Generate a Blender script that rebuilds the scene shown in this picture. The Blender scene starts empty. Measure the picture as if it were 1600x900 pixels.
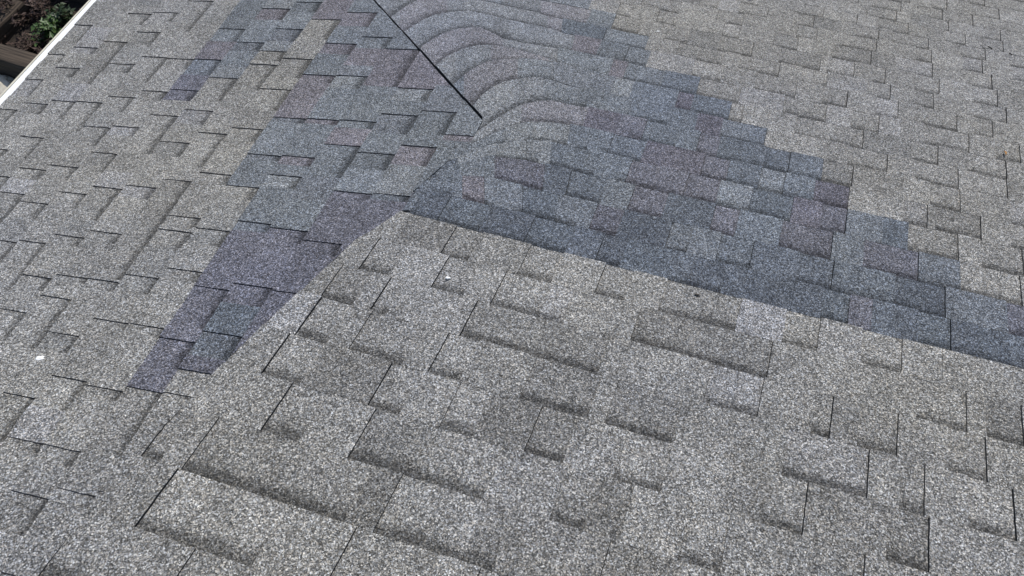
import bpy, math, random, bisect
from mathutils import Vector, Matrix, noise

# ------------------------------------------------------------------ camera, light, exposure
F = 1100.0                                  # focal length in photo pixels (photo 1600 wide)
SC = bpy.context.scene
def norm(v): return Vector(v).normalized()
UPC = norm((-.023, .44, .898))              # world up in camera axes
fwd = Vector((0, 0, -1))
YR = (fwd - UPC * fwd.dot(UPC)).normalized()
XR = YR.cross(UPC).normalized()
ROT = Matrix((XR, YR, UPC))                 # camera -> world
CAMZ = 4.6
CAMP = Vector((0, 0, CAMZ))
cam = bpy.data.objects.new('camera', bpy.data.cameras.new('camera'))
SC.collection.objects.link(cam)
cam.matrix_world = Matrix.Translation(CAMP) @ ROT.to_4x4()
cam.data.sensor_width = 36; cam.data.lens = 36 * F / 1600
cam.data.clip_start = .05; cam.data.clip_end = 400
SC.camera = cam

SUN_EL, SUN_AZ = 52, 23                     # azimuth clockwise from +Y (away from the viewer)
w = bpy.data.worlds.new('World'); SC.world = w; w.use_nodes = True
nt = w.node_tree; bg = nt.nodes['Background']
sky = nt.nodes.new('ShaderNodeTexSky'); sky.sky_type = 'NISHITA'; sky.sun_disc = False
sky.sun_elevation = math.radians(SUN_EL); sky.sun_rotation = math.radians(SUN_AZ)
nt.links.new(sky.outputs[0], bg.inputs[0]); bg.inputs[1].default_value = .11
sl = bpy.data.lights.new('sun', 'SUN'); sl.energy = 2.9; sl.angle = math.radians(.6); sl.color = (1, .965, .91)
so = bpy.data.objects.new('sun', sl); SC.collection.objects.link(so)
e, a = math.radians(SUN_EL), math.radians(SUN_AZ)
so.rotation_euler = Vector((math.sin(a) * math.cos(e), math.cos(a) * math.cos(e), math.sin(e))).to_track_quat('Z', 'Y').to_euler()
SC.view_settings.view_transform = 'Standard'; SC.view_settings.look = 'None'
SC.view_settings.exposure = 0.16; SC.view_settings.gamma = 1
try: SC.view_settings.use_curve_mapping = False
except Exception: pass
random.seed(7)

# ------------------------------------------------------------------ the roof surface
# two slopes that fold softly into each other along a bent hip; measured in metres on the main slope
NC = norm((.07, .70, .71))                  # normal of the main slope in camera axes
HR = 1.452                                  # eye height over the main slope
NW = ROT @ NC
def ray(px, py): return Vector((px - 800, -(py - 450), -F))
def plane_uv(q):                            # camera space point on the plane -> 2-D metres
    return q.dot(UA), q.dot(VA)
UA = norm((1, 0, 0)); UA = (UA - NC * UA.dot(NC)).normalized(); VA = NC.cross(UA)
HIP = [(310,-300),(585,0),(757,187),(735,225),(690,262),(648,300),(629,331),(600,350),(555,378),(400,522),(330,590),(290,635),(200,725),(127,815),(62,900),(-180,1250)]
def on_plane(px, py, g=0.0):
    r = ray(px, py); return r * (-(HR - g) / r.dot(NC))
_h = [plane_uv(on_plane(*p)) for p in HIP]; _h.sort(key=lambda t: t[1])
def _hu(v):
    if v <= _h[0][1]: return _h[0][0]
    for (u0, v0), (u1, v1) in zip(_h, _h[1:]):
        if v <= v1: return u0 + (u1 - u0) * (v - v0) / (v1 - v0 + 1e-9)
    return _h[-1][0]
_tab = []
for i in range(-160, 400):                  # smoothed fold line
    v = i * .02
    _tab.append(sum(_hu(v + d * .05) for d in range(-6, 7)) / 13)
def hip_u(v):
    t = max(0, min(len(_tab) - 2, (v + 3.2) / .02)); i = int(t); return _tab[i] + (_tab[i + 1] - _tab[i]) * (t - i)
_bc = plane_uv(on_plane(800, 95))
def swell(u, v):
    d = hip_u(v) - u
    s = .12
    sp = s * math.log1p(math.exp(min(30, d / s))) if d / s < 30 else d
    r2 = (u - _bc[0]) ** 2 + (v - _bc[1]) ** 2
    wv = noise.noise(Vector((u * 1.7, v * 1.7, 3.1))) * .006
    return -.15 * sp + .015 * math.exp(-r2 / (2 * .19 ** 2)) + wv
def P(px, py, h=0.0):                       # photo pixel on the roof -> world point, h metres above the roof surface
    q = on_plane(px, py); g = 0.0
    for _ in range(2):
        g = swell(*plane_uv(q)); q = on_plane(px, py, g)
    return CAMP + ROT @ q + NW * h
def ppm(px, py):                            # photo pixels per metre about here
    return 10.0 / (P(px + 5, py) - P(px - 5, py)).length

# ------------------------------------------------------------------ helpers
def link(o, parent=None):
    SC.collection.objects.link(o)
    if parent: o.parent = parent
    return o
def tag(o, label=None, cat=None, group=None, kind=None):
    for k, v in (('label', label), ('category', cat), ('group', group), ('kind', kind)):
        if v: o[k] = v
    return o
def mesh(name, vs, fs, mats, parent=None, mi=None, smooth=False):
    me = bpy.data.meshes.new(name); me.from_pydata([tuple(v) for v in vs], [], fs)
    for m in mats: me.materials.append(m)
    if mi: me.polygons.foreach_set('material_index', mi)
    if smooth: me.polygons.foreach_set('use_smooth', [True] * len(me.polygons))
    me.update()
    return link(bpy.data.objects.new(name, me), parent)
class NT:
    def __init__(s, name):
        s.m = bpy.data.materials.new(name); s.m.use_nodes = True; s.t = s.m.node_tree
        s.b = s.t.nodes['Principled BSDF']
        s.tc = s.t.nodes.new('ShaderNodeTexCoord')
    def n(s, typ, ins=None, **kw):
        x = s.t.nodes.new(typ)
        for k, v in kw.items(): setattr(x, k, v)
        for k, v in (ins or {}).items():
            if hasattr(v, 'is_output') or isinstance(v, bpy.types.NodeSocket): s.t.links.new(v, x.inputs[k])
            else: x.inputs[k].default_value = v
        return x
    def noise(s, scale, detail=2, rough=.5):
        return s.n('ShaderNodeTexNoise', {'Vector': s.tc.outputs['Object'], 'Scale': scale, 'Detail': detail, 'Roughness': rough}).outputs['Fac']
    def ramp(s, f, pts, interp='LINEAR'):
        r = s.n('ShaderNodeValToRGB', {0: f}); cr = r.color_ramp; cr.interpolation = interp
        while len(cr.elements) < len(pts): cr.elements.new(.5)
        for el, (p, c) in zip(cr.elements, pts):
            el.position = p; el.color = (c, c, c, 1) if not isinstance(c, tuple) else c + (1,)
        return r.outputs[0]
    def mul(s, a, b, f=1.0, mode='MULTIPLY'):
        x = s.n('ShaderNodeMix', data_type='RGBA', blend_type=mode)
        x.inputs[0].default_value = f
        for i, v in ((6, a), (7, b)):
            if isinstance(v, bpy.types.NodeSocket): s.t.links.new(v, x.inputs[i])
            else: x.inputs[i].default_value = v
        return x.outputs[2]
    def bump(s, h, st, dist):
        x = s.n('ShaderNodeBump', {'Height': h, 'Strength': st, 'Distance': dist}); s.t.links.new(x.outputs[0], s.b.inputs['Normal'])
    def col(s, c): s.t.links.new(c, s.b.inputs['Base Color'])
    def set(s, **kw):
        for k, v in kw.items(): s.b.inputs[k.replace('_', ' ')].default_value = v

def granule_material():
    s = NT('mineral granules')
    att = s.n('ShaderNodeAttribute', attribute_name='blend').outputs['Color']
    band = s.n('ShaderNodeAttribute', attribute_name='band').outputs['Fac']
    vo = s.n('ShaderNodeTexVoronoi', {'Vector': s.tc.outputs['Object'], 'Scale': 330.0, 'Randomness': 1.0}, feature='F1')
    sep = s.n('ShaderNodeSeparateColor', {0: vo.outputs['Color']})
    g1 = s.ramp(sep.outputs[0], [(0, .26), (.25, .52), (.6, .98), (.85, 1.5), (1, 2.4)])
    vo2 = s.n('ShaderNodeTexVoronoi', {'Vector': s.tc.outputs['Object'], 'Scale': 520.0}, feature='F1')
    sep2 = s.n('ShaderNodeSeparateColor', {0: vo2.outputs['Color']})
    g2 = s.ramp(sep2.outputs[1], [(0, .45), (.5, 1.0), (1, 1.6)])
    big = s.ramp(s.noise(7, 4, .6), [(.25, .86), (.75, 1.12)])
    mid = s.ramp(s.noise(30, 4, .65), [(.25, .80), (.75, 1.16)])
    # granule tint: a few warm and a few bluish grains
    tint = s.ramp(sep.outputs[2], [(0, (1.06, 1.0, .92)), (.5, (1, 1, 1)), (1, (.93, .98, 1.07))])
    hue = s.ramp(s.noise(1.3, 3, .6), [(.35, (1.015, 1.0, .965)), (.65, (.985, .99, 1.02))])
    stain = s.ramp(s.noise(3.2, 6, .7), [(.3, .93), (.5, 1.0), (.75, 1.03)])
    c = s.mul(att, g1); c = s.mul(c, hue); c = s.mul(c, stain); c = s.mul(c, g2); c = s.mul(c, big); c = s.mul(c, mid); c = s.mul(c, tint)
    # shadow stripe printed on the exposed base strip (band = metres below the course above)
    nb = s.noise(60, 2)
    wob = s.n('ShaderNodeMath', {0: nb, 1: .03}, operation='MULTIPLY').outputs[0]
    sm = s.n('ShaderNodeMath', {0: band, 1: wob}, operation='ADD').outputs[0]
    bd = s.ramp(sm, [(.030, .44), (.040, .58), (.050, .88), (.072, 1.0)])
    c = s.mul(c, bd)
    s.col(c); s.set(Roughness=.95); s.b.inputs['Specular IOR Level'].default_value = .15
    hgt = s.n('ShaderNodeMath', {0: vo.outputs['Distance'], 1: sep.outputs[0]}, operation='ADD').outputs[0]
    s.bump(hgt, .5, .0015)
    return s.m
def asphalt_edge():
    s = NT('cut asphalt edge'); s.col(s.ramp(s.noise(220, 3), [(.3, .02), (.8, .10)])); s.set(Roughness=.9); return s.m
M_GR = granule_material(); M_ED = asphalt_edge()
def simple(name, c0, c1, scale, rough=.7, detail=4, bump=0, bscale=None, metal=0):
    s = NT(name); n = s.noise(scale, detail, .6)
    s.col(s.ramp(n, [(.3, c0), (.7, c1)])); s.set(Roughness=rough, Metallic=metal)
    if bump: s.bump(s.noise(bscale or scale * 3, 4, .65), 1.0, bump)
    return s.m

# cut-out gaps between the raised tabs, measured on the photo
# left slope: x1,y1 - x2,y2 the tab side, then its drop; right slope: the up-slope edge of the gap
L_REC=[(120,40,147,41,26),(117,75,153,76,10),(80,86,105,87,12),(200,22,238,23,18),(217,50,248,52,20),(245,20,277,21,14),(300,2,333,3,48),(163,65,200,67,50),(220,89,267,91,40),(178,99,210,102,14),(92,106,127,108,15),(128,110,160,113,20),(43,125,72,126,27),(87,158,163,162,45),(47,162,78,164,16),(0,172,30,173,20),(173,153,213,154,23),(223,143,260,145,14),(268,140,313,143,17),(237,180,278,183,60),(292,173,333,175,22),(268,87,348,95,25),(333,122,375,124,36),(343,44,387,47,20),(377,65,397,68,14),(138,197,173,201,29),(182,199,220,201,14),(310,208,358,211,53),(362,203,400,204,20),(255,221,300,225,22),(33,215,72,217,33),(147,239,188,242,30),(0,233,15,235,16),(40,265,73,267,16),(83,257,118,263,20),(0,275,22,278,25),(140,293,197,297,50),(200,289,248,295,18),(263,283,310,285,55),(355,290,397,295,20),(337,273,357,275,14),
(400,80,450,82,16),(413,14,452,15,18),(462,3,507,5,16),(433,43,475,47,20),(443,92,490,94,30),(397,102,433,103,40),(410,138,457,142,33),(490,31,533,32,32),(547,19,587,21,22),(512,68,557,70,17),(567,57,613,60,18),(603,78,655,79,59),(477,118,582,121,20),(623,138,677,141,20),(435,180,590,192,12),(600,174,653,182,30),(660,175,717,177,35),(515,227,565,230,50),(567,237,620,243,25),(632,227,683,232,30),(702,212,727,215,10),(390,241,487,248,14),(425,275,477,278,20),
(517,302,630,308,10),(400,350,485,363,20),(480,378,547,383,20),(400,453,463,463,40),
(7,304,40,305,48),(43,315,78,320,25),(100,302,135,305,23),(0,378,28,380,32),(37,378,75,382,75),(87,370,130,373,14),(150,360,183,367,16),(217,337,257,342,50),(263,338,300,343,14),(180,387,223,390,50),(257,358,302,365,25),(310,360,363,363,25),(43,427,83,437,20),(100,436,192,443,15),(203,426,253,437,26),(270,418,320,427,16),(60,463,115,470,77),(307,447,357,455,62),(370,448,400,452,14),(153,500,260,515,15),(0,482,43,490,43),(87,517,128,527,27),(262,525,310,537,43),(328,518,382,528,38),(283,582,328,588,20),(87,590,143,598,47),(377,348,400,352,14),
(0,617,60,624,69),(150,603,200,613,16),(200,607,257,615,100),(257,620,297,625,14),(30,685,133,708,25),(0,767,80,782,58),(103,763,150,777,20)]
R_REC=[(1430,660,1510,682),(1540,692,1600,703),(1220,743,1353,782),(1480,735,1542,762),(1265,682,1295,688),(1403,797,1443,810),(1382,877,1450,897),(1187,813,1252,840),(1337,700,1400,717),(1220,537,1275,552),(1343,567,1407,587),
(1262,182,1343,200),(1240,210,1347,232),(1438,200,1495,210),(1367,182,1402,188),(1422,223,1528,247),(1323,262,1385,273),(1422,250,1465,262),(1510,273,1573,288),(1430,283,1497,300),(1283,162,1322,168),(1353,150,1390,158),(1427,163,1458,175),(1250,125,1290,137),(1362,128,1382,133),(1503,117,1535,122),(1290,113,1333,122),(1427,143,1467,150),(1215,98,1280,108),(1508,143,1550,147),(1300,92,1360,103),(1243,62,1275,65),(1242,42,1270,45),(1343,27,1400,32),
(1410,350,1448,358),(1452,327,1500,333),(1460,358,1533,383),(1417,405,1497,412),(1533,427,1600,437),(1500,460,1597,487),(1280,493,1323,507),(1433,537,1485,552),
(560,423,607,433),(500,463,550,477),(577,488,603,497),(460,520,510,537),(687,398,730,410),(672,452,722,463),(765,480,877,507),(717,527,933,593),(667,585,717,597),(407,585,467,598),(543,550,627,573),(1027,490,1147,518),(983,540,1197,590),(807,438,860,447),(927,463,973,473),
(407,677,467,695),(573,633,623,652),(543,713,753,782),(685,668,737,687),(283,737,537,817),(582,837,767,897),(810,625,917,657),(943,663,1048,695),(1097,632,1182,655),(817,707,878,727),(957,747,1030,773),(857,813,910,830),(1057,867,1123,897),(210,827,393,887),(220,713,250,727),
(800,32,877,48),(1000,10,1060,22),(940,60,985,70),(978,70,1007,78),(1055,88,1085,93),(1127,60,1153,63),(1120,78,1173,88),(1085,98,1127,103),(1027,133,1080,145),(1083,153,1143,167),(857,103,900,115),(1053,170,1077,175),(1123,213,1193,232),(1137,180,1157,192),(1000,230,1053,243),(947,240,1000,257),(1153,17,1197,27),(1092,7,1120,13)]
# ------------------------------------------------------------------ courses
YL = [-46,-31,-14,4,19,35,52,70,90,112,137,160,188,217,246,276,311,347,388,433,480,530,585,648,716,796,884,985,1102,1237,1392,1570,1775,2010,2280,2590]
while YL[0] > -300: YL.insert(0, YL[0] - 16 + (YL[0] / 60 if YL[0] > -200 else -3) * 0)
ARC = {
 137:[(620,21),(640,7),(657,0),(690,-6),(735,-2),(790,10),(850,23)],
 160:[(620,58),(654,37),(669,27),(693,21),(732,17),(776,27),(803,34),(840,41),(867,47)],
 188:[(645,92),(657,76),(681,59),(703,48),(730,43),(757,44),(770,53),(786,61),(810,67),(850,73)],
 188.5:[(665,122),(686,98),(706,86),(725,76),(750,71),(776,71),(810,78),(850,90),(900,106),(940,118)],
 217:[(690,160),(713,127),(730,115),(754,100),(779,95),(806,93),(830,92),(860,98),(900,110)],
 246:[(725,190),(745,156),(757,147),(772,136),(791,128),(816,124),(840,122),(865,127),(900,138)],
 276:[(735,215),(757,200),(776,187),(796,175),(806,169),(823,163),(840,160),(864,159),(884,164),(910,171)],
 311:[(712,238),(735,228),(760,215),(785,204),(820,194),(860,192),(900,199)],
 347:[(690,258),(712,250),(735,241),(770,228),(810,221),(860,223.5)],
 388:[(668,279),(690,270),(712,261),(735,254),(770,246),(820,251.5)],
 433:[(655,290),(680,281),(710,275),(760,278.5)],
}
for k, (dx, dy) in {112:(-36,-22), 90:(-70,-43), 70:(-103,-63), 52:(-135,-82), 35:(-166,-100), 19:(-196,-118), 4:(-226,-136)}.items():
    ARC[k] = [(x + dx, y + dy) for x, y in ARC[137]]
def rl(Y, x): return Y + (x - 1400) * (.254 + .00013 * (Y - 530))
for k in (112, 90, 70, 52, 35, 19, 4):      # join the shifted arcs to the straight part
    p = ARC[k]; x = p[-1][0] + 60; ARC[k] = p[:-1] + [(x, rl(k, x))]
def rline(Y, x):
    a = ARC.get(Y)
    if a:
        if x <= a[0][0]:
            s = (a[1][1] - a[0][1]) / (a[1][0] - a[0][0]); return a[0][1] + s * (x - a[0][0])
        if x < a[-1][0]:
            for (x0, y0), (x1, y1) in zip(a, a[1:]):
                if x <= x1: return y0 + (y1 - y0) * (x - x0) / (x1 - x0)
    return rl(int(Y) if Y == 188.5 else Y, x) if Y != 188.5 else rl(217, x) - .01
RLINES = sorted(YL + [188.5])
def sstep(a, b, x):
    t = max(0., min(1., (x - a) / (b - a))); return t * t * (3 - 2 * t)
def rup(x, y):                              # image direction of "straight down the slope"
    vy = -800 - 300 * sstep(450, 150, y) if y < 450 else -800
    d = Vector((1440 - x, vy - y)).normalized()
    wgt = sstep(930, 790, x) * sstep(330, 180, y)
    return (d * (1 - wgt) + Vector((-.5, -.85)) * wgt).normalized()
def to_line(x, y, f):
    d = rup(x, y); lo, hi = 0., 260.
    g = lambda t: (y + d.y * t) - f(x + d.x * t)
    if g(0) <= 0: return x, y
    for _ in range(26):
        m = (lo + hi) / 2
        if g(m) > 0: lo = m
        else: hi = m
    return x + d.x * lo, y + d.y * lo

XL = [-212,-176,-131,-86,-38,12,61,113,167,219,277,337,395,460,526,590,656,724,794,866]
def lx(X, y): return X + (400 - y) * (1850 - X) / 2250
def lleft(x, y, X):                         # from a point go along the tab side to course line X
    # direction away from (-3300,20)
    s = (y - 20) / (x + 3300)
    # y' = y + s (x'-x);  x' = X + (400-y')*k
    k = (1850 - X) / 2250
    xx = (X + (400 - y + s * x) * k) / (1 + s * k)
    return xx, y + s * (xx - x)

REST = [p for p in HIP if p[1] > 190]
R_POLY = HIP + [(2300,1250),(2300,-300)]
L_HIP = [(304,-300),(582,1),(753.5,190)] + [(x, y) for x, y in REST]
L_POLY = [(lx(-212,-300),-300)] + L_HIP + [(lx(-212,1250),1250)]
# the same two areas cut into convex slabs at the bends of the hip
R_SLABS = [[p, (2300, p[1]), (2300, q[1]), q] for p, q in zip(HIP, HIP[1:])]
_hu2 = [p for p in HIP if p[1] <= 331]
R_UP = _hu2 + [(2300, 530 + 900 * .254 + 60), (2300, -300)]
R_UPS = [[p, (2300, p[1]), (2300, q[1]), q] for p, q in zip(_hu2, _hu2[1:])]
L_SLABS = [[(lx(-212, p[1]), p[1]), p, q, (lx(-212, q[1]), q[1])] for p, q in zip(L_HIP, L_HIP[1:])]
BLUE = [[(860,-60),(905,0),(940,15),(970,50),(1000,72),(1033,85),(1028,105),(1083,125),(1085,150),(1143,165),(1137,185),(1197,205),(1195,230),(1262,245),(1262,270),(1335,300),(1333,332),(1413,355),(1412,400),(1500,415),(1500,458),(1597,487),(1760,530),(1760,628),(1600,581),(1280,499),(1075,449),(830,385),(630,334),(600,350),(555,376),(400,524),(335,590),(285,580),(262,618),(235,646),(188,640),(205,607),(240,560),(262,522),(300,452),(322,430),(385,330),(395,294),(352,292),(395,240),(435,180),(480,118),(512,68),(533,32),(490,31),(445,82),(392,95),(378,122),(333,122),(313,157),(262,156),(290,100),(310,90),(350,45),(378,0),(420,-60)]]
BLUE_LEFT = [[(420,-60),(378,0),(350,45),(310,90),(290,100),(262,156),(313,157),(333,122),(378,122),(392,95),(445,82),(490,31),(533,32),(512,68),(480,118),(435,180),(395,240),(352,292),(395,294),(385,330),(322,430),(300,452),(262,522),(240,560),(205,607),(188,640),(235,646),(262,612),(285,575),(345,600),(700,420),(900,300),(900,-60)]]
TAN = [[(400,80),(445,82),(475,45),(490,31),(533,32),(512,68),(480,120),(435,180),(400,240),(350,250),(375,190)]]
def inside(p, poly):
    x, y = p; c = False; j = len(poly) - 1
    for i in range(len(poly)):
        xi, yi = poly[i]; xj, yj = poly[j]
        if (yi > y) != (yj > y) and x < (xj - xi) * (y - yi) / (yj - yi) + xi: c = not c
        j = i
    return c
def area(p): return .5 * sum(p[i-1][0] * p[i][1] - p[i][0] * p[i-1][1] for i in range(len(p)))
def clip(subj, win):                        # Sutherland-Hodgman, convex window
    if area(win) < 0: win = win[::-1]
    out = subj
    for i in range(len(win)):
        a, b = win[i-1], win[i]; src = out; out = []
        if not src: return []
        sd = lambda p: (b[0]-a[0])*(p[1]-a[1]) - (b[1]-a[1])*(p[0]-a[0])
        for j in range(len(src)):
            p, q = src[j-1], src[j]; dp, dq = sd(p), sd(q)
            if dq >= 0:
                if dp < 0: t = dp/(dp-dq); out.append((p[0]+(q[0]-p[0])*t, p[1]+(q[1]-p[1])*t))
                out.append(q)
            elif dp >= 0:
                t = dp/(dp-dq); out.append((p[0]+(q[0]-p[0])*t, p[1]+(q[1]-p[1])*t))
    res = []
    for p in out:
        if not res or abs(p[0]-res[-1][0]) + abs(p[1]-res[-1][1]) > .02: res.append(p)
    if len(res) > 2 and abs(res[0][0]-res[-1][0]) + abs(res[0][1]-res[-1][1]) <= .02: res.pop()
    return res

def on_weave(p, q):                          # an edge along the woven (not black) part of the hip
    mx, my = (p[0]+q[0])/2, (p[1]+q[1])/2
    if not 190 < my < 345: return False
    for (x0, y0), (x1, y1) in zip(HIP[2:], HIP[3:8]):
        if y0 <= my <= y1: return abs(mx - (x0 + (x1-x0)*(my-y0)/(y1-y0))) < 1.6 and abs((q[1]-p[1])*(x1-x0) - (q[0]-p[0])*(y1-y0)) < .1 * math.hypot(q[0]-p[0], q[1]-p[1]) * math.hypot(x1-x0, y1-y0) + .01
    return False
class Field:
    def __init__(s): s.v = []; s.f = []; s.mi = []; s.col = []; s.band = []
    def cell(s, quad, poly, hs, color, rec):
        """quad: image corners [up-slope A, up-slope B, butt B', butt A']; hs: heights (up-slope, butt)"""
        A, B, B2, A2 = quad
        if abs(area(quad)) < 3: return
        xs = [p[0] for p in quad]; ys = [p[1] for p in quad]
        quad = [tuple(p) for p in quad]
        mids = [((p[0]+q[0])/2, (p[1]+q[1])/2) for p, q in zip(quad, quad[1:] + quad[:1])]
        area_poly, slabs = poly
        if all(inside(p, area_poly) for p in quad + mids): pieces = [quad]
        else: pieces = [clip(quad, list(sb)) for sb in slabs]
        for pl in pieces:
            if len(pl) >= 3 and abs(area(pl)) >= 2: s.piece(quad, pl, hs, color, rec, A, B, A2, B2)
    def piece(s, quad, pl, hs, color, rec, A, B, A2, B2):
        xs = [p[0] for p in quad]; ys = [p[1] for p in quad]
        if area(pl) > 0: pl = pl[::-1]
        out = any(xs_ < -60 or xs_ > 1660 for xs_ in xs) or min(ys) < -60 or max(ys) > 960
        step = 40 if out else 11
        pts = []
        for i in range(len(pl)):
            p, q = pl[i], pl[(i+1) % len(pl)]
            n = max(1, int(math.hypot(q[0]-p[0], q[1]-p[1]) / step + .5))
            for k in range(n): pts.append((p[0]+(q[0]-p[0])*k/n, p[1]+(q[1]-p[1])*k/n))
        # distance fraction from the up-slope edge to the butt
        def frac(p):
            ux, uy = B[0]-A[0], B[1]-A[1]; wx, wy = B2[0]-A2[0], B2[1]-A2[1]
            d0 = abs(ux*(p[1]-A[1]) - uy*(p[0]-A[0])) / (math.hypot(ux, uy) + 1e-6)
            d1 = abs(wx*(p[1]-A2[1]) - wy*(p[0]-A2[0])) / (math.hypot(wx, wy) + 1e-6)
            return d0 / (d0 + d1 + 1e-6)
        base = len(s.v); n = len(pts); bands = []
        for p in pts:
            t = frac(p); w0 = P(*p)
            nv = noise.noise_vector(w0 * 45) * .0011 + noise.noise_vector(w0 * 140) * .0006
            nv -= NW * nv.dot(NW)
            lift = noise.noise(w0 * 4.0) * .0009
            h = hs[0] + (hs[1] - hs[0]) * t + lift
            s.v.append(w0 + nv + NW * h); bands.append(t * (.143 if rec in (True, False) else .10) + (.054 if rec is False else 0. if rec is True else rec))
        for p in pts: s.v.append(P(*p) - NW * .012)
        s.f.append(list(range(base, base + n))); s.mi.append(0); s.col.append(color); s.band += bands
        for i in range(n):
            j = (i + 1) % n
            s.f.append([base + i, base + n + i, base + n + j, base + j]); s.mi.append(0 if on_weave(pts[i], pts[j]) else 1); s.col.append(color); s.band += [.5] * 4
    def build(s, name, parent):
        o = mesh(name, s.v, s.f, [M_GR, M_ED], parent, s.mi)
        me = o.data
        a = me.attributes.new('blend', 'FLOAT_COLOR', 'FACE')
        a.data.foreach_set('color', [c for col in s.col for c in (*col, 1.0)])
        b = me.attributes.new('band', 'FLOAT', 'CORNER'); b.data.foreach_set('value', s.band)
        return o
F_LEFT, F_NEAR, F_FAR, F_PATCHL, F_PATCHR, F_SWEPT = (Field() for _ in range(6))
G = .235
def pick(kind, rnd):
    j = rnd.uniform(.88, 1.08); r = rnd.random()
    if kind == 'bluel2': kind = 'bluel'
    if kind == 'blue':
        if r < .40: c = (.58, .645, .735)
        elif r < .64: c = (.59, .60, .70)
        elif r < .82: c = (.68, .74, .82)
        elif r < .90: c = (.51, .57, .66)
        else: c = (.53, .52, .61)
    elif kind == 'bluel':
        if r < .5: c = (.67, .73, .80)
        elif r < .75: c = (.70, .675, .75)
        elif r < .92: c = (.80, .85, .90)
        else: c = (.66, .71, .79)
    elif kind == 'swept':
        c = [(.82, .87, .94), (.79, .79, .86), (.88, .92, .97), (.78, .82, .88), (.72, .78, .86)][int(r * 5)]
    elif kind == 'tan': c = (1.0, .985, .935)
    elif kind == 'near':
        c = (1.0, .985, .94) if r < .74 else ((.80, .785, .745) if r < .90 else (1.06, 1.05, 1.03))
    elif kind == 'far':
        c = (1.0, .985, .94) if r < .80 else ((.84, .835, .81) if r < .90 else (1.07, 1.06, 1.04))
    else:
        c = (1.0, .99, .955) if r < .84 else ((.93, .93, .91) if r < .92 else (1.09, 1.09, 1.10))
    return tuple(G * j * x for x in c)
DARK = [(1168,560),(1317,665),(1570,665),(662,705),(1000,650),(935,560),(875,607),(210,655),(160,400),(222,370),(152,95),(1310,85),(1372,90),(1270,95),(1365,15),(1510,355),(405,180),(120,560),(240,325)]
DEEP = [(700,318),(820,310),(880,375),(1285,468),(1380,380),(910,40),(1010,400),(1180,300),(1465,520),(380,500),(1560,560),(1230,320)]
LITE = [(1190,490),(70,650),(210,300),(150,50)]
def kind_at(c, side, near=False):
    if near: return 'near'
    if side == 'R': c = (max(c[0], 634), c[1]) if c[1] > 250 else c
    if side == 'L' and c[0] > 520 and c[1] < 380: return 'purple' if c[1] > 290 else 'bluel'
    if side == 'R' and c[0] < 720 and 200 < c[1]: return 'blue'
    if any(inside(c, b) for b in TAN): return 'tan'
    if any(inside(c, b) for b in (BLUE_LEFT if side == 'L' else BLUE)):
        if side == 'L': return 'purple' if (c[1] > 345 or (c[0] < 330)) else 'bluel'
        if c[0] < 905 and c[1] < 205: return 'swept'
        if c[0] + 1.4 * c[1] < 1190: return 'bluel2'
        return 'blue'
    if side == 'L': return 'left'
    return 'far'
def put(quad, poly, hs, rec, side, rnd, near=False):
    A, B, B2, A2 = quad; smp = []
    for i in range(7):
        for j in range(3):
            u, v = (i + .5) / 7, (j + .5) / 3
            q = tuple((A[k]*(1-u)+B[k]*u)*(1-v) + (A2[k]*(1-u)+B2[k]*u)*v for k in (0, 1))
            if inside(q, poly): smp.append(q)
    if not smp: smp = [A, B, B2, A2]
    c = (sum(p[0] for p in smp) / len(smp), sum(p[1] for p in smp) / len(smp))
    k = kind_at(c, side, near)
    col = pick('blue' if k == 'purple' else k, rnd)
    if k == 'purple':
        jj = rnd.uniform(.93, 1.06); col = tuple(G * x * jj for x in ((.58, .585, .685) if rnd.random() < .8 else (.62, .68, .77)))
    if k == 'blue' and rnd.random() < .6 * sstep(395, 480, c[1] - (c[0] - 1400) * .25): jj = rnd.uniform(.92, 1.12); col = tuple(G * x * jj for x in (.44, .49, .57))
    if k == 'purple' and c[0] > 640 - (c[1] - 300) * 1.05 - 75: col = tuple(x * .86 for x in col)
    q = [tuple(p) for p in quad]
    if any(inside(d, q) for d in DARK): col = tuple(G * x * (1.1 if side == 'L' else 1) for x in (.80, .79, .76))
    if any(inside(d, q) for d in DEEP): col = tuple(G * x for x in (.48, .54, .62))
    if any(inside(d, q) for d in LITE): col = tuple(G * x for x in (1.05, 1.05, 1.07))
    fld = {'tan': F_LEFT if side == 'L' else F_FAR, 'blue': F_PATCHR, 'bluel': F_PATCHL, 'bluel2': F_PATCHR, 'purple': F_PATCHL, 'swept': F_SWEPT, 'left': F_LEFT, 'near': F_NEAR, 'far': F_FAR}[k]
    return fld, col
T_H, C_H = (.0054, .0098), (.0004, .0046)

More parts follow.
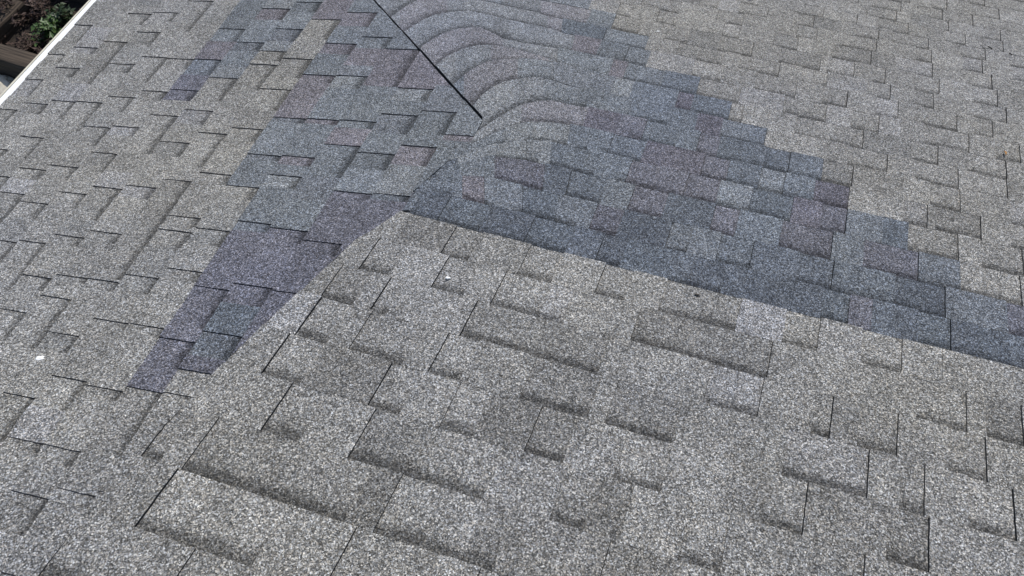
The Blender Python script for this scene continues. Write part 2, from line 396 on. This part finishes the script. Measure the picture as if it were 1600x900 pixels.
# right-hand slope
rec_rows = {i: [] for i in range(len(RLINES))}
for x0, y0, x1, y1 in R_REC:
    xm, ym = (x0 + x1) / 2, (y0 + y1) / 2
    i = min(range(len(RLINES)), key=lambda q: abs(rline(RLINES[q], xm) - ym) + (1e3 if RLINES[q] == 188.5 else 0))
    rec_rows[i].append((x0, x1, True))
def in_frame(x, y): return -20 < x < 1620 and -10 < y < 910
for i in range(1, len(RLINES)):
    Y, Yu = RLINES[i], RLINES[i-1]; rnd = random.Random(1000 + i)
    low = lambda x: rline(Y, x); up = lambda x: rline(Yu, x)
    xlo = -260; xhi = 2000
    while xlo < 1500 and not inside((xlo + 60, low(xlo + 60) - 2), R_POLY) : xlo += 25
    xlo -= 40
    if Y <= 480: xlo = 540
    recs = []
    for a, b, _ in sorted(rec_rows[i]):
        if recs and a < recs[-1][1] + 3: recs[-1] = (recs[-1][0], max(b, recs[-1][1]))
        else: recs.append((a, b))
    full = []; cur = xlo
    for a, b in recs + [(xhi, xhi)]:
        while True:
            s = ppm(cur, low(cur)); gap = (a - cur) / s
            fr = in_frame(cur + .3 * s, low(cur)); arcz = cur < 905 and low(cur) < 205
            far = 40 < Y <= 530
            thr = .5 if not fr else (.36 if far else 1.1)
            if arcz: cur += 30; 
            if arcz and cur < a - 40: continue
            if gap < thr: break
            st = cur + rnd.uniform(.07, .22) * s; wd = rnd.uniform(.07, .20) * s
            if st + wd > a - .1 * s: break
            full.append((st, st + wd)); cur = st + wd
        if a < xhi: full.append((a, b)); cur = b
    cuts = []; cur = xlo
    for a, b in full + [(xhi, xhi)]:
        x = cur
        while x < a - 1:                    # a run of raised tabs, split where the colour blend changes
            s = ppm(x, low(x)); wd = rnd.uniform(.07, .24) * s
            e2 = a if x + wd > a - .06 * s else x + wd
            cuts.append((x, e2, False)); x = e2
        x = a
        while x < b - 1:
            s = ppm(x, low(x)); wd = rnd.uniform(.10, .22) * s
            e2 = b if x + wd > b - .06 * s else x + wd
            cuts.append((x, e2, True)); x = e2
        cur = b
    for j in range(1, len(cuts)):           # open slot where a raised tab ends beside a cut-out
        (a0, b0, r0), (a1, b1, r1) = cuts[j-1], cuts[j]
        if not r0 and not r1 and rnd.random() < (.42 if 60 < Y <= 530 else .22) and not (Y <= 480 and a1 < 930):
            cuts[j] = (a1 + .0008 * ppm(a1, low(a1)), b1, r1); continue   # plain butt joint
        if r0 == r1 or rnd.random() < .1: continue
        if Y <= 311 and a1 < 905 and low(a1) < 240: continue
        gw = rnd.uniform(.0003, .0020) * ppm(a1, low(a1))
        if r1 and a1 < 1330: cuts[j] = (a1 + gw, b1, r1)
        if r0 and a1 > 1150: cuts[j-1] = (a0, b0 - gw, r0)
    for a, b, rec in cuts:
        curved = a < 960 and Y <= 480
        n = max(1, int((b - a) / 14)) if curved else 1
        pts = [a + (b - a) * k / n for k in range(n + 1)]
        lows = [(x, low(x)) for x in pts]
        if Y <= 480:                        # courses that bend round: no slanted sides on the bend
            ups = []
            for x, y in lows:
                tx = to_line(x, y, up)[0]; xx = x + (tx - x) * sstep(800, 940, x); ups.append((xx, up(xx)))
        else: ups = [to_line(x, y, up) for x, y in lows]
        m = n // 2
        fld, col = put([lows[0], lows[-1], ups[-1], ups[0]], R_POLY, None, rec, 'R', rnd, Y > 530)
        arc_ = a < 850 and rline(Y, (a + b) / 2) < 235 and Y <= 311; dh = rnd.uniform(-.0012, .0012)
        for k in range(n):
            fld.cell([lows[k], lows[k+1], ups[k+1], ups[k]], (R_UP, R_UPS) if Y <= 480 else (R_POLY, R_SLABS), ((.0012, .0036) if rline(Y, a) < 165 else (.0034, .0064)) if arc_ else (C_H if rec else (T_H[0], T_H[1] + dh)), col, .012 if arc_ else (.014 if (not rec and fld is F_PATCHR and rnd.random() < .32) else rec))
# left-hand slope
lrows = {i: [] for i in range(len(XL))}
for x1, y1, x2, y2, dy in L_REC:
    X = x2 - (400 - y2) * 0  # image x of the line at y=400
    X4 = (2250 * x2 - (400 - y2) * 1850) / (2250 - (400 - y2))
    i = min(range(len(XL)), key=lambda q: abs(XL[q] - X4)); lrows[i].append((y2, y2 + dy))
    if i > 0:
        x, y = x2, y2; j = i
        ex, ey = lleft(x, y, XL[j-1])
        while j > 1 and x1 < ex - .55 * (x - ex):   # tab sides that line up over several courses
            x, y = ex, ey; j -= 1; lrows[j].append((y, y + max(8, dy * .6))); ex, ey = lleft(x, y, XL[j-1])
for i in range(1, len(XL)):
    X, Xu = XL[i], XL[i-1]; rnd = random.Random(5000 + i)
    ylo, yhi = -300, 1300
    recs = []
    for a, b in sorted(lrows[i]):
        if recs and a < recs[-1][1] + 3: recs[-1] = (recs[-1][0], max(b, recs[-1][1]))
        else: recs.append((a, b))
    full = []; cur = ylo
    for a, b in recs + [(yhi, yhi)]:
        while True:
            s = ppm(lx(X, cur), cur) * .8; gap = (a - cur) / s
            fr = in_frame(lx(X, cur), cur)
            if gap < (.45 if not fr else .5): break
            st = cur + rnd.uniform(.16, .36) * s; wd = rnd.uniform(.07, .2) * s
            if st + wd > a - .08 * s: break
            full.append((st, st + wd)); cur = st + wd
        if a < yhi: full.append((a, b)); cur = b
    cuts = []; cur = ylo
    for a, b in full + [(yhi, yhi)]:
        y = cur
        while y < a - 1:
            s = ppm(lx(X, y), y) * .8; wd = rnd.uniform(.09, .28) * s
            e2 = a if y + wd > a - .05 * s else y + wd
            cuts.append((y, e2, False)); y = e2
        if a < b: cuts.append((a, b, True))
        cur = b
    for a, b, rec in cuts:
        A, B = (lx(X, a), a), (lx(X, b), b); A2, B2 = lleft(*A, Xu), lleft(*B, Xu)
        q = [A, B, B2, A2]
        fld, col = put(q, L_POLY, None, rec, 'L', rnd)
        fld.cell(q, (L_POLY, L_SLABS), C_H if rec else (.0046, .0082 + rnd.uniform(-.001, .001)), col, rec)

roof = link(bpy.data.objects.new('shingle_roof', None)); roof.location = P(700, 450, -.1)
tag(roof, 'grey asphalt shingle roof whose two slopes meet in a fold, patched with bluish shingles', 'roof')
bpy.context.view_layer.update()
_inv = Matrix.Translation(roof.location).inverted()
def under(o): o.parent = roof; o.matrix_parent_inverse = _inv; return o
for fld, nm, lb in ((F_LEFT, 'weathered_shingles', 'weathered grey shingles of the left slope running down to the white eave'),
        (F_NEAR, 'weathered_shingles', 'coarse weathered grey shingles of the near slope below the bluish patch'),
        (F_FAR, 'weathered_shingles', 'weathered grey shingles at the upper right beyond the bluish patch'),
        (F_PATCHL, 'replacement_shingles', 'bluish and purplish newer shingles on the left slope'),
        (F_PATCHR, 'replacement_shingles', 'dark slate blue newer shingles in a stepped band across the right slope'),
        (F_SWEPT, 'swept_shingles', 'curved courses of newer shingles fanning out beside the black cut line')):
    o = under(fld.build(nm, None)); tag(o, lb)
# deck under the shingles
dv, df = [], []
nx, ny = 60, 44
for j in range(ny + 1):
    for i in range(nx + 1):
        y = -300 + 1550 * j / ny; x0 = lx(-212, y) + 3; x = x0 + (2290 - x0) * i / nx
        dv.append(P(x, y, -.010))
for j in range(ny):
    for i in range(nx):
        k = j * (nx + 1) + i; df.append((k, k + nx + 1, k + nx + 2, k + 1))
under(mesh('underlayment', dv, df, [simple('roofing felt', .01, .02, 30, .9)]))
# ------------------------------------------------------------------ eave trim
outv = (P(40, 130) - P(70, 145)); 
E = []
for k in range(56):
    y = -300 + 1550 * k / 55; E.append((P(lx(-212, y), y), y))
al = (E[-1][0] - E[0][0]).normalized()
outd = NW.cross(al); outd = outd if outd.dot(P(0, 100) - P(300, 100)) > 0 else -outd
outd.normalize(); dn = Vector((0, 0, -1))
def sweep(name, prof, mat, jit=0):
    vs, fs = [], []; n = len(prof)
    for p, y in E:
        for a, b, c in prof:
            q = p + outd * a + NW * b + dn * c
            q += outd * noise.noise(Vector((y * .02, a * 30, 1))) * jit
            vs.append(q)
    for k in range(len(E) - 1):
        for i in range(n - 1):
            fs.append((k*n+i, (k+1)*n+i, (k+1)*n+i+1, k*n+i+1))
    return under(mesh(name, vs, fs, [mat]))
s = NT('white painted metal'); s.col(s.mul(s.ramp(s.noise(14, 5, .7), [(.3, (.86, .86, .84)), (.75, (.92, .92, .91))]), s.ramp(s.noise(90, 3, .6), [(.28, .72), (.42, 1.0)]))); s.set(Roughness=.35)
M_WHITE = s.m
tag(sweep('drip_edge', [(-.05, -.003, 0), (-.004, -.002, 0), (0, .0015, 0), (.033, .001, 0), (.035, -.001, 0), (.036, -.003, .028)], M_WHITE, .0012), 'white painted metal strip along the eave')
tag(sweep('fascia_trim', [(.0395, -.012, .03), (.0395, -.003, 0), (.0405, -.001, 0), (.0475, -.001, 0), (.0485, -.003, 0), (.0485, -.01, .16), (.0, -.01, .16)], simple('cream paint', (.50, .46, .36), (.68, .64, .52), 20, .5)), 'thin cream board edge outside the white strip')

# ------------------------------------------------------------------ the garden bed beyond the eave
def ground_at(px, py, z=0.0):
    d = ROT @ ray(px, py); return CAMP + d * ((z - CAMP.z) / d.z)
M_SOIL = simple('shade-dark soil', (.012, .008, .006), (.05, .035, .025), 9, .95, 6, .02, 40)  # soil colour kept very dark to stand in for the shade beyond the eave
gs = 14; vs, fs = [], []; n = 90
gc = ground_at(40, 40)
for j in range(n + 1):
    for i in range(n + 1):
        x = gc.x + (i / n - .5) * gs; y = gc.y + (j / n - .5) * gs
        vs.append((x, y, .03 * noise.noise(Vector((x * 2, y * 2, 0))) + .015 * noise.noise(Vector((x * 9, y * 9, 0)))))
for j in range(n):
    for i in range(n):
        k = j * (n + 1) + i; fs.append((k, k + 1, k + n + 2, k + n + 1))
B_ = 120                                      # the same sheet carried on to the horizon
o0 = len(vs); h = gs / 2
vs += [(gc.x-h,gc.y-h,0),(gc.x+h,gc.y-h,0),(gc.x+h,gc.y+h,0),(gc.x-h,gc.y+h,0),(gc.x-B_,gc.y-B_,0),(gc.x+B_,gc.y-B_,0),(gc.x+B_,gc.y+B_,0),(gc.x-B_,gc.y+B_,0)]
for i in range(4): fs.append((o0+i, o0+4+i, o0+4+(i+1)%4, o0+(i+1)%4))
tag(mesh('ground', vs, fs, [M_SOIL], smooth=True), kind='structure')

def timber_mat():
    s = NT('weathered timber')
    mp = s.n('ShaderNodeMapping', {'Vector': s.tc.outputs['Object'], 'Scale': (2, 40, 40)})
    nz = s.n('ShaderNodeTexNoise', {'Vector': mp.outputs[0], 'Scale': 1.5, 'Detail': 5}).outputs['Fac']
    s.col(s.ramp(nz, [(.3, (.024, .016, .010)), (.7, (.11, .08, .055))])); s.bump(nz, 1, .006); s.set(Roughness=.9); return s.m
M_T = timber_mat()
def timber(a, b, wd, ht, label, z0=0):
    a = Vector(a); b = Vector(b); L = (b - a).length; n = 24; vs, fs = [], []
    prof = [(-.5,0),(-.5,.86),(-.43,.97),(-.3,1),(.3,1),(.43,.97),(.5,.86),(.5,0)]
    for k in range(n + 1):
        for (u, v) in prof:
            x = L * k / n
            vs.append((x, u * wd + .006 * noise.noise(Vector((x * 3, u * 3, v))), v * ht + .006 * noise.noise(Vector((x * 4, u * 5, v + 9)))))
    m = len(prof)
    for k in range(n):
        for i in range(m): j = (i + 1) % m; fs.append((k*m+i, k*m+j, (k+1)*m+j, (k+1)*m+i))
    fs.append(tuple(range(m))); fs.append(tuple(n*m+i for i in range(m))[::-1])
    o = mesh('garden_timber', vs, fs, [M_T]); o.location = (a.x, a.y, z0)
    o.rotation_euler.z = math.atan2(b.y - a.y, b.x - a.x)
    return tag(o, label, 'timber', 'timbers edging the garden bed')
timber(ground_at(-60, 62, .28), ground_at(110, 112, .28), .17, .28, 'thick weathered timber ending nearest the white eave')
timber(ground_at(-45, 112), ground_at(46, 22), .12, .16, 'slimmer dark timber running diagonally behind the thick one')
timber(ground_at(55, -22), ground_at(190, 8), .16, .18, 'dark timber farthest up, beyond the green plant')

def leaf(vs, fs, p, d, ln, wd, up):
    d = d.normalized(); sd = d.cross(up)
    if sd.length < .01: sd = Vector((1, 0, 0))
    sd.normalize(); nn = sd.cross(d); k = len(vs)
    vs += [p, p + d*ln*.4 + sd*wd*.5, p + d*ln - nn*ln*.12, p + d*ln*.4 - sd*wd*.5, p + d*ln*.45 - nn*wd*.12]
    fs += [(k, k+1, k+4), (k+1, k+2, k+4), (k+2, k+3, k+4), (k+3, k, k+4)]
def tube(vs, fs, pts, r0, r1, m=5):
    k0 = len(vs)
    for i, p in enumerate(pts):
        t = i / (len(pts) - 1); r = r0 + (r1 - r0) * t
        d = (pts[min(i+1, len(pts)-1)] - pts[max(i-1, 0)]).normalized(); s1 = d.orthogonal().normalized(); s2 = d.cross(s1)
        for j in range(m): a = 2 * math.pi * j / m; vs.append(p + (s1 * math.cos(a) + s2 * math.sin(a)) * r)
    for i in range(len(pts) - 1):
        for j in range(m): fs.append((k0+i*m+j, k0+i*m+(j+1)%m, k0+(i+1)*m+(j+1)%m, k0+(i+1)*m+j))
def plant(name, c, R, H, n, ln, wd, mleaf, mstem, label, cat, group=None, seed=1, droop=.2):
    rd = random.Random(seed); root = link(bpy.data.objects.new(name, None)); root.location = c
    tag(root, label, cat, group); lv, lf, sv, sf = [], [], [], []
    for i in range(n):
        a = rd.uniform(0, 6.283); rr = R * math.sqrt(rd.random()); hh = H * rd.uniform(.4, 1) * (1 - .5 * (rr / R) ** 2)
        tip = Vector((math.cos(a) * rr, math.sin(a) * rr, hh)); b = Vector((tip.x * .25, tip.y * .25, 0))
        mid = (tip + b) / 2 + Vector((rd.uniform(-.03, .03), rd.uniform(-.03, .03), .03))
        tube(sv, sf, [b, mid, tip], .004, .0015, 4)
        for k in range(11):
            t = rd.uniform(.25, 1); p = b.lerp(tip, t) + Vector((rd.uniform(-.01,.01),)*3)
            d = Vector((rd.gauss(0, 1), rd.gauss(0, 1), rd.gauss(.3, .6) - droop)); l = ln * rd.uniform(.6, 1.3)
            leaf(lv, lf, p, d, l, wd * rd.uniform(.7, 1.2), Vector((rd.gauss(0,.3), rd.gauss(0,.3), 1)))
    mesh('foliage', lv, lf, [mleaf], root); mesh('stems', sv, sf, [mstem], root)
M_GREEN = simple('green leaf', (.025, .055, .01), (.09, .16, .035), 25, .5)
M_DKGR = simple('dark green leaf', (.012, .025, .012), (.03, .05, .022), 20, .6)
M_RED = simple('russet leaf', (.03, .015, .011), (.10, .06, .045), 25, .7)
M_STEM = simple('twig bark', (.05, .035, .025), (.14, .10, .07), 40, .8)
plant('leafy_plant', ground_at(84, 60),   .15, .22, 44, .055, .035, M_GREEN, M_STEM, 'bright green leafy plant beside the white eave', 'plant', seed=2)
plant('leafy_plant', ground_at(102, 32),   .11, .2, 24, .05, .03, simple('mid green leaf', (.015, .03, .01), (.05, .08, .025), 25, .5), M_STEM, 'duller green leafy plant just above the bright green one', 'plant', seed=3)
plant('dry_shrub', ground_at(48, 22), .36, .32, 60, .05, .022, M_RED, M_STEM, 'dry shrub with russet leaves left of the green plant', 'shrub', seed=4)
plant('dry_shrub', ground_at(62, 74), .18, .16, 26, .045, .02, M_RED, M_STEM, 'small russet sprig low beside the thick timber', 'shrub', seed=5)
plant('dark_shrub', ground_at(2, 12), .3, .4, 60, .05, .03, M_DKGR, M_STEM, 'very dark green shrub in the top left corner', 'shrub', seed=6)
# scattered dead leaves and twigs on the bed
rd = random.Random(11); lv, lf = [], []
for i in range(1500):
    p = ground_at(rd.uniform(-150, 230), rd.uniform(-120, 230)); p.z = .035 + rd.uniform(0, .03)
    leaf(lv, lf, p, Vector((rd.gauss(0,1), rd.gauss(0,1), rd.gauss(0,.25))), rd.uniform(.03, .07), rd.uniform(.015, .03), Vector((rd.gauss(0,.4), rd.gauss(0,.4), 1)))
tag(mesh('leaf_litter', lv, lf, [simple('dead leaves', (.03, .018, .014), (.13, .08, .06), 6, .85)]), 'brown leaf litter scattered over the shaded soil', 'leaf litter', kind='stuff')
# pale stone
def blob(name, c, r, mat, ax=(1,1,1), rough=.2, sub=3, seed=0, rot=0):
    import bmesh
    bm = bmesh.new(); bmesh.ops.create_icosphere(bm, subdivisions=sub, radius=1)
    for v in bm.verts:
        k = 1 + rough * noise.noise(v.co * 1.3 + Vector((seed, 0, 0))) + rough * .4 * noise.noise(v.co * 3.5 + Vector((0, seed, 0)))
        v.co = Vector((v.co.x * ax[0], v.co.y * ax[1], v.co.z * ax[2])) * k * r
    me = bpy.data.meshes.new(name); bm.to_mesh(me); bm.free(); me.materials.append(mat)
    for p in me.polygons: p.use_smooth = True
    return link(bpy.data.objects.new(name, me))
o = blob('stone', None, .16, simple('pale stone', (.55, .48, .36), (.78, .72, .60), 8, .8, 5, .004), (1.3, .9, .5), .35, 4, 3); o.location = ground_at(-4, 146) + Vector((0, 0, .05)); tag(o, 'pale cream stone at the left picture edge below the thick timber', 'stone')

# ------------------------------------------------------------------ small things lying on the shingles
NROT = NW.to_track_quat('Z', 'Y').to_matrix()
def on_roof(o, px, py, h=.0075, spin=0.):
    o.matrix_world = Matrix.Translation(P(px, py, h)) @ (NROT @ Matrix.Rotation(spin, 3, 'Z')).to_4x4(); return o
M_DROP = simple('chalky white', (.80, .80, .78), (.92, .92, .90), 60, .8)
for (x, y, r, ax, lb, sp) in ((64, 562, .0085, (1.25, .75, .2), 'largest white dropping, on the left slope at lower left', .3), (700, 437, .0062, (1.2, .7, .2), 'white dropping on the near slope close to the patch corner', .2),
        (1171, 1, .0085, (1, .8, .25), 'white dropping at the top edge of the photo', 0), (1028, 51, .0062, (1, .8, .2), 'faint small white dropping just above the upper end of the stepped patch', .5)):
    o = blob('bird_dropping', None, r, M_DROP, ax, .7, 3, x); on_roof(o, x, y, .0075, sp); tag(o, lb, 'bird dropping', 'white bird droppings on the shingles')
def dryleaf(px, py, ln, wd, spin, mat, label):
    vs, fs = [], []; n = 8
    for i in range(n + 1):
        t = i / n; ww = wd * math.sin(math.pi * min(1, t * 1.02 + .01)) ** .8 * (1 - .3 * t)
        for s_ in (-1, 0, 1): vs.append(((t - .5) * ln, s_ * ww * .5, .003 * abs(s_) + .004 * math.sin(t * 3)))
    for i in range(n):
        for k in (0, 1): a = i * 3 + k; fs.append((a, a+3, a+4, a+1))
    m = len(vs); top = [(x, y, z + .0006) for x, y, z in vs]; vs += top
    fs += [tuple(q + m for q in f[::-1]) for f in fs[:]]
    o = mesh('dry_leaf', vs, fs, [mat]); on_roof(o, px, py, .0085, spin); tag(o, label, 'leaf'); return o
dryleaf(1568, 243, .034, .010, 1.5, simple('orange leaf', (.32, .16, .05), (.5, .28, .10), 80, .6), 'small orange dry leaf near the right picture edge')
M_TW = simple('dark debris', (.008, .007, .007), (.03, .026, .022), 90, .9)
def twig(px, py, ln, spin, label):
    rd = random.Random(px); vs, fs = [], []
    pts = [Vector((ln * (t / 5 - .5), rd.uniform(-.0015, .0015), .001)) for t in range(6)]
    tube(vs, fs, pts, .0028, .0016, 6); o = mesh('twig', vs, fs, [M_TW]); on_roof(o, px, py, .0085, spin); tag(o, label, 'twig', 'bits of dark twig on the shingles')
twig(1433, 15, .022, 1.6, 'short dark twig at the top edge, leftmost of three')
twig(1545, 77, .026, -1.1, 'middle dark twig of three in the upper right')
twig(1577, 87, .016, -.9, 'tiny dark twig, rightmost of three in the upper right')
o = blob('bark_chip', None, .0052, simple('grey brown chip', (.04, .035, .03), (.08, .07, .06), 90, .9), (1.2, .8, .3), .6, 3, 5); on_roof(o, 1088, 463, .008); tag(o, 'dark bark chip on the near slope just below the patch', 'bark chip')
